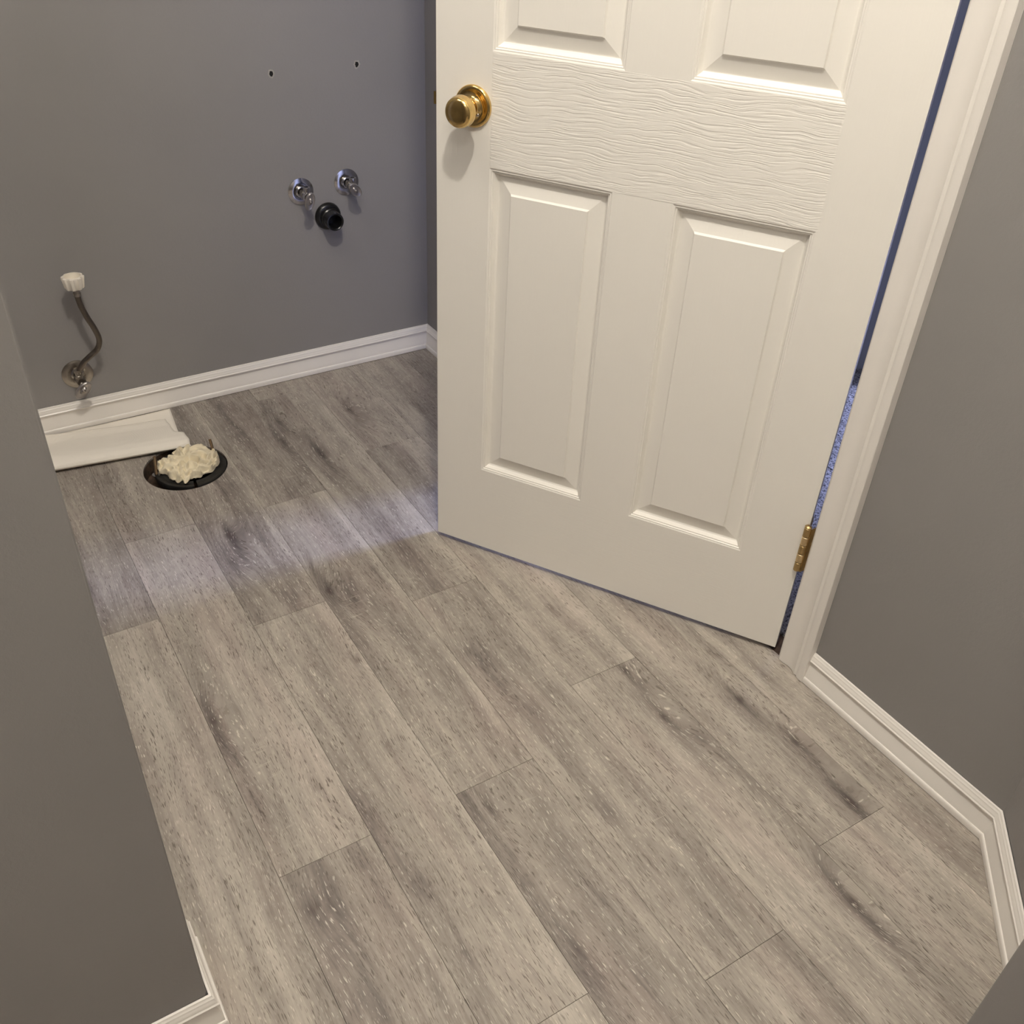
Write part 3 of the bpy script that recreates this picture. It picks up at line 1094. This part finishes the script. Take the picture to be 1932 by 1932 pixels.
for hx, hz, hy, rr in ((0.2300, 0.168, 2.2885, 0.0088), (0.2672, 0.385, 2.261, 0.0086)):
    bm = bmesh.new()
    lathe(bm, [(0.0, -0.011), (rr, -0.011), (rr, -0.004), (rr - 0.0012, -0.003), (rr - 0.0012, 0.003), (rr, 0.004), (rr, 0.011), (0.0, 0.011)], 24,
          Matrix.Translation((hx - 0.2335, hz - 0.1450, Y_BACK - hy)) @ Matrix.Rotation(PI / 2, 4, 'X'))
    obj('ferrule', bm, 'dullchrome', hose, True, 40)
# winged plastic nut
bm = bmesh.new()
nr = []
seg_ = 96


def nutr(a):
    c = math.cos(a * 8)
    return 0.0215 + 0.0017 * max(-1, min(1, c * 3.0))


outer_p = [(-0.0135, 0.84), (-0.011, 0.93), (0.012, 1.08), (0.0145, 1.06)]
rings = []
for h_, s_ in outer_p:
    rings.append([bm.verts.new((nutr(2 * PI * i / seg_ + 0.5) * s_ * math.cos(2 * PI * i / seg_), h_, nutr(2 * PI * i / seg_ + 0.5) * s_ * math.sin(2 * PI * i / seg_))) for i in range(seg_)])
for h_, r_ in ((0.0160, 0.0205), (0.0160, 0.0182), (0.002, 0.0165), (0.002, 0.0062), (-0.010, 0.0058)):
    rings.append([bm.verts.new((r_ * math.cos(2 * PI * i / seg_), h_, r_ * math.sin(2 * PI * i / seg_))) for i in range(seg_)])
for a, b in zip(rings, rings[1:]):
    for i in range(seg_):
        bm.faces.new((a[i], a[(i + 1) % seg_], b[(i + 1) % seg_], b[i]))
bm.faces.new(rings[0])
bmesh.ops.translate(bm, verts=bm.verts, vec=(0.2662 - 0.2335, 0.4066 - 0.1450, Y_BACK - 2.261))
obj('coupling_nut', bm, 'plastic', tv, True, 30)
tv.children[-1]['label'] = 'white ribbed plastic nut'

# black drain stub
dr = empty('drain_pipe', (0.9173, Y_BACK, 0.4397))
dr.rotation_euler = (PI / 2, 0, 0)
tag(dr, 'black plastic drain stub with flange below the two chrome valves', 'pipe')
bm = bmesh.new()
lathe(bm, [(0.020, 0.0004), (0.0345, 0.0004), (0.0355, 0.002), (0.0340, 0.0085), (0.0300, 0.0125), (0.0265, 0.0135), (0.020, 0.0135)], 48)
obj('wall_flange', bm, 'abs', dr, True, 50)
bm = bmesh.new()
lathe(bm, [(0.0250, 0.012), (0.0262, 0.016), (0.0262, 0.026), (0.0238, 0.028), (0.0232, 0.050), (0.0225, 0.0525), (0.0200, 0.0530), (0.0180, 0.0515), (0.0175, 0.012), (0.0, 0.012)], 48)
obj('pipe', bm, 'abs', dr, True, 40)

# two empty screw holes with torn edges
for x, z, lab in ((0.8035, 0.7929, 'left of two ragged screw holes in the grey wall'), (1.0204, 0.7976, 'right of two ragged screw holes in the grey wall, nearer the door')):
    t = empty('screw_hole', (x, Y_BACK, z))
    t.rotation_euler = (PI / 2, 0, 0)
    tag(t, lab, 'hole', 'screw holes above the valves')
    bm = bmesh.new()
    rr = [0.0046 + 0.0014 * noise.noise(Vector((i * 0.9, x * 20, 3))) for i in range(20)]
    vs1 = [bm.verts.new((rr[i] * math.cos(2 * PI * i / 20), rr[i] * 1.35 * math.sin(2 * PI * i / 20), 0.0006)) for i in range(20)]
    vs2 = [bm.verts.new((rr[i] * 1.7 * math.cos(2 * PI * i / 20), rr[i] * 2.1 * math.sin(2 * PI * i / 20), 0.0003)) for i in range(20)]
    for i in range(20):
        bm.faces.new((vs1[i], vs1[(i + 1) % 20], vs2[(i + 1) % 20], vs2[i]))
    obj('torn_edge', bm, 'drywall', t)
    bm = bmesh.new()
    bm.faces.new([bm.verts.new((rr[i] * 0.99 * math.cos(2 * PI * i / 20), rr[i] * 1.33 * math.sin(2 * PI * i / 20), 0.0005)) for i in range(20)])
    obj('bore', bm, 'dark', t)

# ---------------------------------------------------------------- closet flange in the floor
fl = empty('closet_flange', (0.3975, 2.0225, 0.0))
tag(fl, 'black toilet flange set in the round hole in the floor', 'flange')
bm = bmesh.new()
gapc = math.radians(262)
lathe(bm, [(0.060, -0.010), (0.0845, -0.012), (0.0850, -0.002), (0.0835, 0.0015), (0.078, 0.0018), (0.072, -0.0015), (0.066, -0.0015), (0.0600, 0.0005), (0.0580, -0.002), (0.0560, -0.030), (0.0560, -0.060), (0.0590, -0.060), (0.060, -0.010)],
      72, None, gapc + math.radians(3.0), gapc + 2 * PI - math.radians(3.0))
obj('ring', bm, 'absdull', fl, True, 45)
bm = bmesh.new()
lathe(bm, [(0.0, -0.060), (0.0575, -0.060), (0.0575, -0.055), (0.0, -0.055)], 32)
obj('plug', bm, 'dark', fl)
# dark soil in the ring-shaped void round the flange
bm = bmesh.new()
lathe(bm, [(0.0, -0.044), (0.120, -0.044), (0.120, -0.040), (0.0, -0.040)], 32)
obj('pit_bottom', bm, 'subfloor', fl)

for (bx, by, hh, lean, lab, wash) in ((0.318, 2.031, 0.052, (0.004, 0.0), 'brass closet bolt with washer at the left side of the flange', True), (0.466, 2.060, 0.042, (-0.004, 0.0), 'rusty closet bolt at the far right side of the flange', False)):
    t = empty('closet_bolt', (bx, by, -0.002))
    tag(t, lab, 'bolt', 'bolts of the toilet flange')
    bm = bmesh.new()
    prof = [(0.0, 0.0)]
    n_ = int(hh / 0.0016)
    for i in range(n_):
        z_ = 0.001 + i * 0.0016
        prof += [(0.0036, z_), (0.0031, z_ + 0.0008)]
    prof += [(0.0030, hh), (0.0, hh)]
    lathe(bm, prof, 12)
    for v in bm.verts:
        v.co.x += lean[0] * v.co.z / hh
    obj('shank', bm, 'steel', t, True, 60)
    if wash:
        bm = bmesh.new()
        lathe(bm, [(0.0035, 0.001), (0.0098, 0.001), (0.0098, 0.0026), (0.0035, 0.0026)], 24)
        obj('washer', bm, 'chrome', t, True, 40)

# crumpled rag stuffed into the flange
rg = Vector((0.399, 2.024, 0))
bm = bmesh.new()
nr_, na_ = 46, 150
rows = []
for j in range(nr_ + 1):
    t = j / nr_
    row = []
    for i in range(na_):
        a = 2 * PI * i / na_
        d = Vector((math.cos(a), math.sin(a)))
        # outline: wider along x, spiky on the left and lower side
        R = 0.061 * (1.0 + 0.13 * math.cos(2 * a - 0.3)) + 0.010 * noise.noise(Vector((d.x * 2.2, d.y * 2.2, 1.0)))
        spik = max(0.0, math.cos(a - math.radians(205))) ** 1.2
        R += 0.012 * spik * (abs(noise.noise(Vector((a * 3.4, 0.0, 4.0)))) * 3.6 - 0.2)
        if math.cos(a - math.radians(95)) > 0.93:
            R += 0.012
        rr = R * math.sin(min(1.0, t * 1.02) * PI / 2) ** 0.9
        hgt = 0.021 * (1 - t ** 3)
        q = Vector((d.x * t * 1.15 + 4.0, d.y * t * 1.7 + 1.0, 7.0))
        n1 = noise.noise(q * 1.5)
        w_ = Vector((q.x + 0.9 * n1, q.y + 0.9 * noise.noise(q * 1.5 + Vector((5, 3, 1))), 2.0))
        ridge = (1 - abs(noise.noise(w_ * 1.6)) * 2.2)
        ridge2 = (1 - abs(noise.noise(w_ * 3.6 + Vector((9, 2, 0)))) * 2.0)
        edge = min(1.0, (1 - t) * 5)
        z_ = hgt + 0.017 * ridge * (0.35 + 0.65 * edge) + 0.005 * ridge2 - 0.008
        z_ = max(z_, 0.0035 - 0.012 * max(0, t - 0.9) * 3 + 0.003 * ridge2)
        rr *= 1 + 0.02 * ridge2
        row.append(bm.verts.new((d.x * rr, d.y * rr, z_)))
    rows.append(row)
for a, b in zip(rows, rows[1:]):
    for i in range(na_):
        bm.faces.new((a[i], a[(i + 1) % na_], b[(i + 1) % na_], b[i]))
bmesh.ops.remove_doubles(bm, verts=rows[0], dist=1e-6)
low = [bm.verts.new((v.co.x * 0.86, v.co.y * 0.86, -0.003)) for v in rows[-1]]
for i in range(na_):
    bm.faces.new((rows[-1][i], rows[-1][(i + 1) % na_], low[(i + 1) % na_], low[i]))
bm.faces.new(low)
rag = obj('rag', bm, 'rag', None, True)
rag.location = (rg.x, rg.y, 0.002)
tag(rag, 'crumpled cream rag stuffed into the black toilet flange', 'rag')

# ---------------------------------------------------------------- folded paper towel by the baseboard
tw = empty('paper_towel', (0.25, 2.2, 0.0))
tag(tw, 'folded white embossed paper towel lying against the back baseboard', 'paper towel')


def sheet(name, fn, nu, nv, parent, origin):
    bm = bmesh.new()
    g = [[bm.verts.new(Vector(fn(i / nu, j / nv)) - origin) for j in range(nv + 1)] for i in range(nu + 1)]
    for i in range(nu):
        for j in range(nv):
            bm.faces.new((g[i][j], g[i + 1][j], g[i + 1][j + 1], g[i][j + 1]))
    o = obj(name, bm, 'towel', parent, True)
    m_ = o.modifiers.new('thickness', 'SOLIDIFY')
    m_.thickness = 0.0009
    m_.offset = 1
    return o


def lerp(a, b, t):
    return a + (b - a) * t


def low_sheet(s, t):
    # s along x, t from front to the baseboard
    xr = lerp(0.414, 0.431, t)
    x = lerp(-0.06, xr, s)
    y = lerp(2.16, 2.3185, t)
    z = 0.0012 + 0.0028 * max(0, noise.noise(Vector((x * 14, y * 26, 1)))) * (1 - s) + 0.004 * max(0.0, 1 - s * 1.2) * t
    return (x, y, z)


SEC = [(0.0, 0.010), (0.10, 0.008), (0.25, 0.010), (0.45, 0.018), (0.65, 0.026), (0.80, 0.030), (0.91, 0.028), (0.975, 0.022), (1.0, 0.015), (0.985, 0.0095), (0.93, 0.0065), (0.80, 0.0050), (0.62, 0.0045)]


def top_sheet(s, t):
    k = t * (len(SEC) - 1)
    i = min(int(k), len(SEC) - 2)
    f = k - i
    f = f * f * (3 - 2 * f) if False else f
    q = lerp(SEC[i][0], SEC[i + 1][0], f)
    z = lerp(SEC[i][1], SEC[i + 1][1], f)
    front = min(1.0, max(0.0, (t - 0.30) / 0.04))
    xr = lerp(0.405, 0.423, front) + 0.006 * noise.noise(Vector((t * 9, 2, 2)))
    x = lerp(-0.06, xr, s)
    yb = lerp(2.3195, 2.2660, min(1, max(0, (x - 0.10) / 0.31)) ** 0.9) if x > 0.10 else 2.3195
    yf = 2.1390 - 0.135 * (x - 0.12)
    y = lerp(yb, yf, q)
    # left part rides up on the shoe moulding
    ride = max(0.0, 1 - (x + 0.06) / 0.34)
    z += 0.014 * ride * max(0, 1 - q * 2.2)
    z *= lerp(1.0, 0.82, s)
    z += 0.0018 * noise.noise(Vector((x * 22, y * 40, 5))) * (1 - q)
    if t == 0 or q < 0.06:
        z = max(z * lerp(1, 0.35, s), 0.0035 + 0.01 * ride)
    return (x, y, max(z, 0.0045))


org = Vector((0.25, 2.2, 0.0))
sheet('lower_layer', low_sheet, 60, 24, tw, org)
sheet('folded_layer', top_sheet, 70, 48, tw, org)
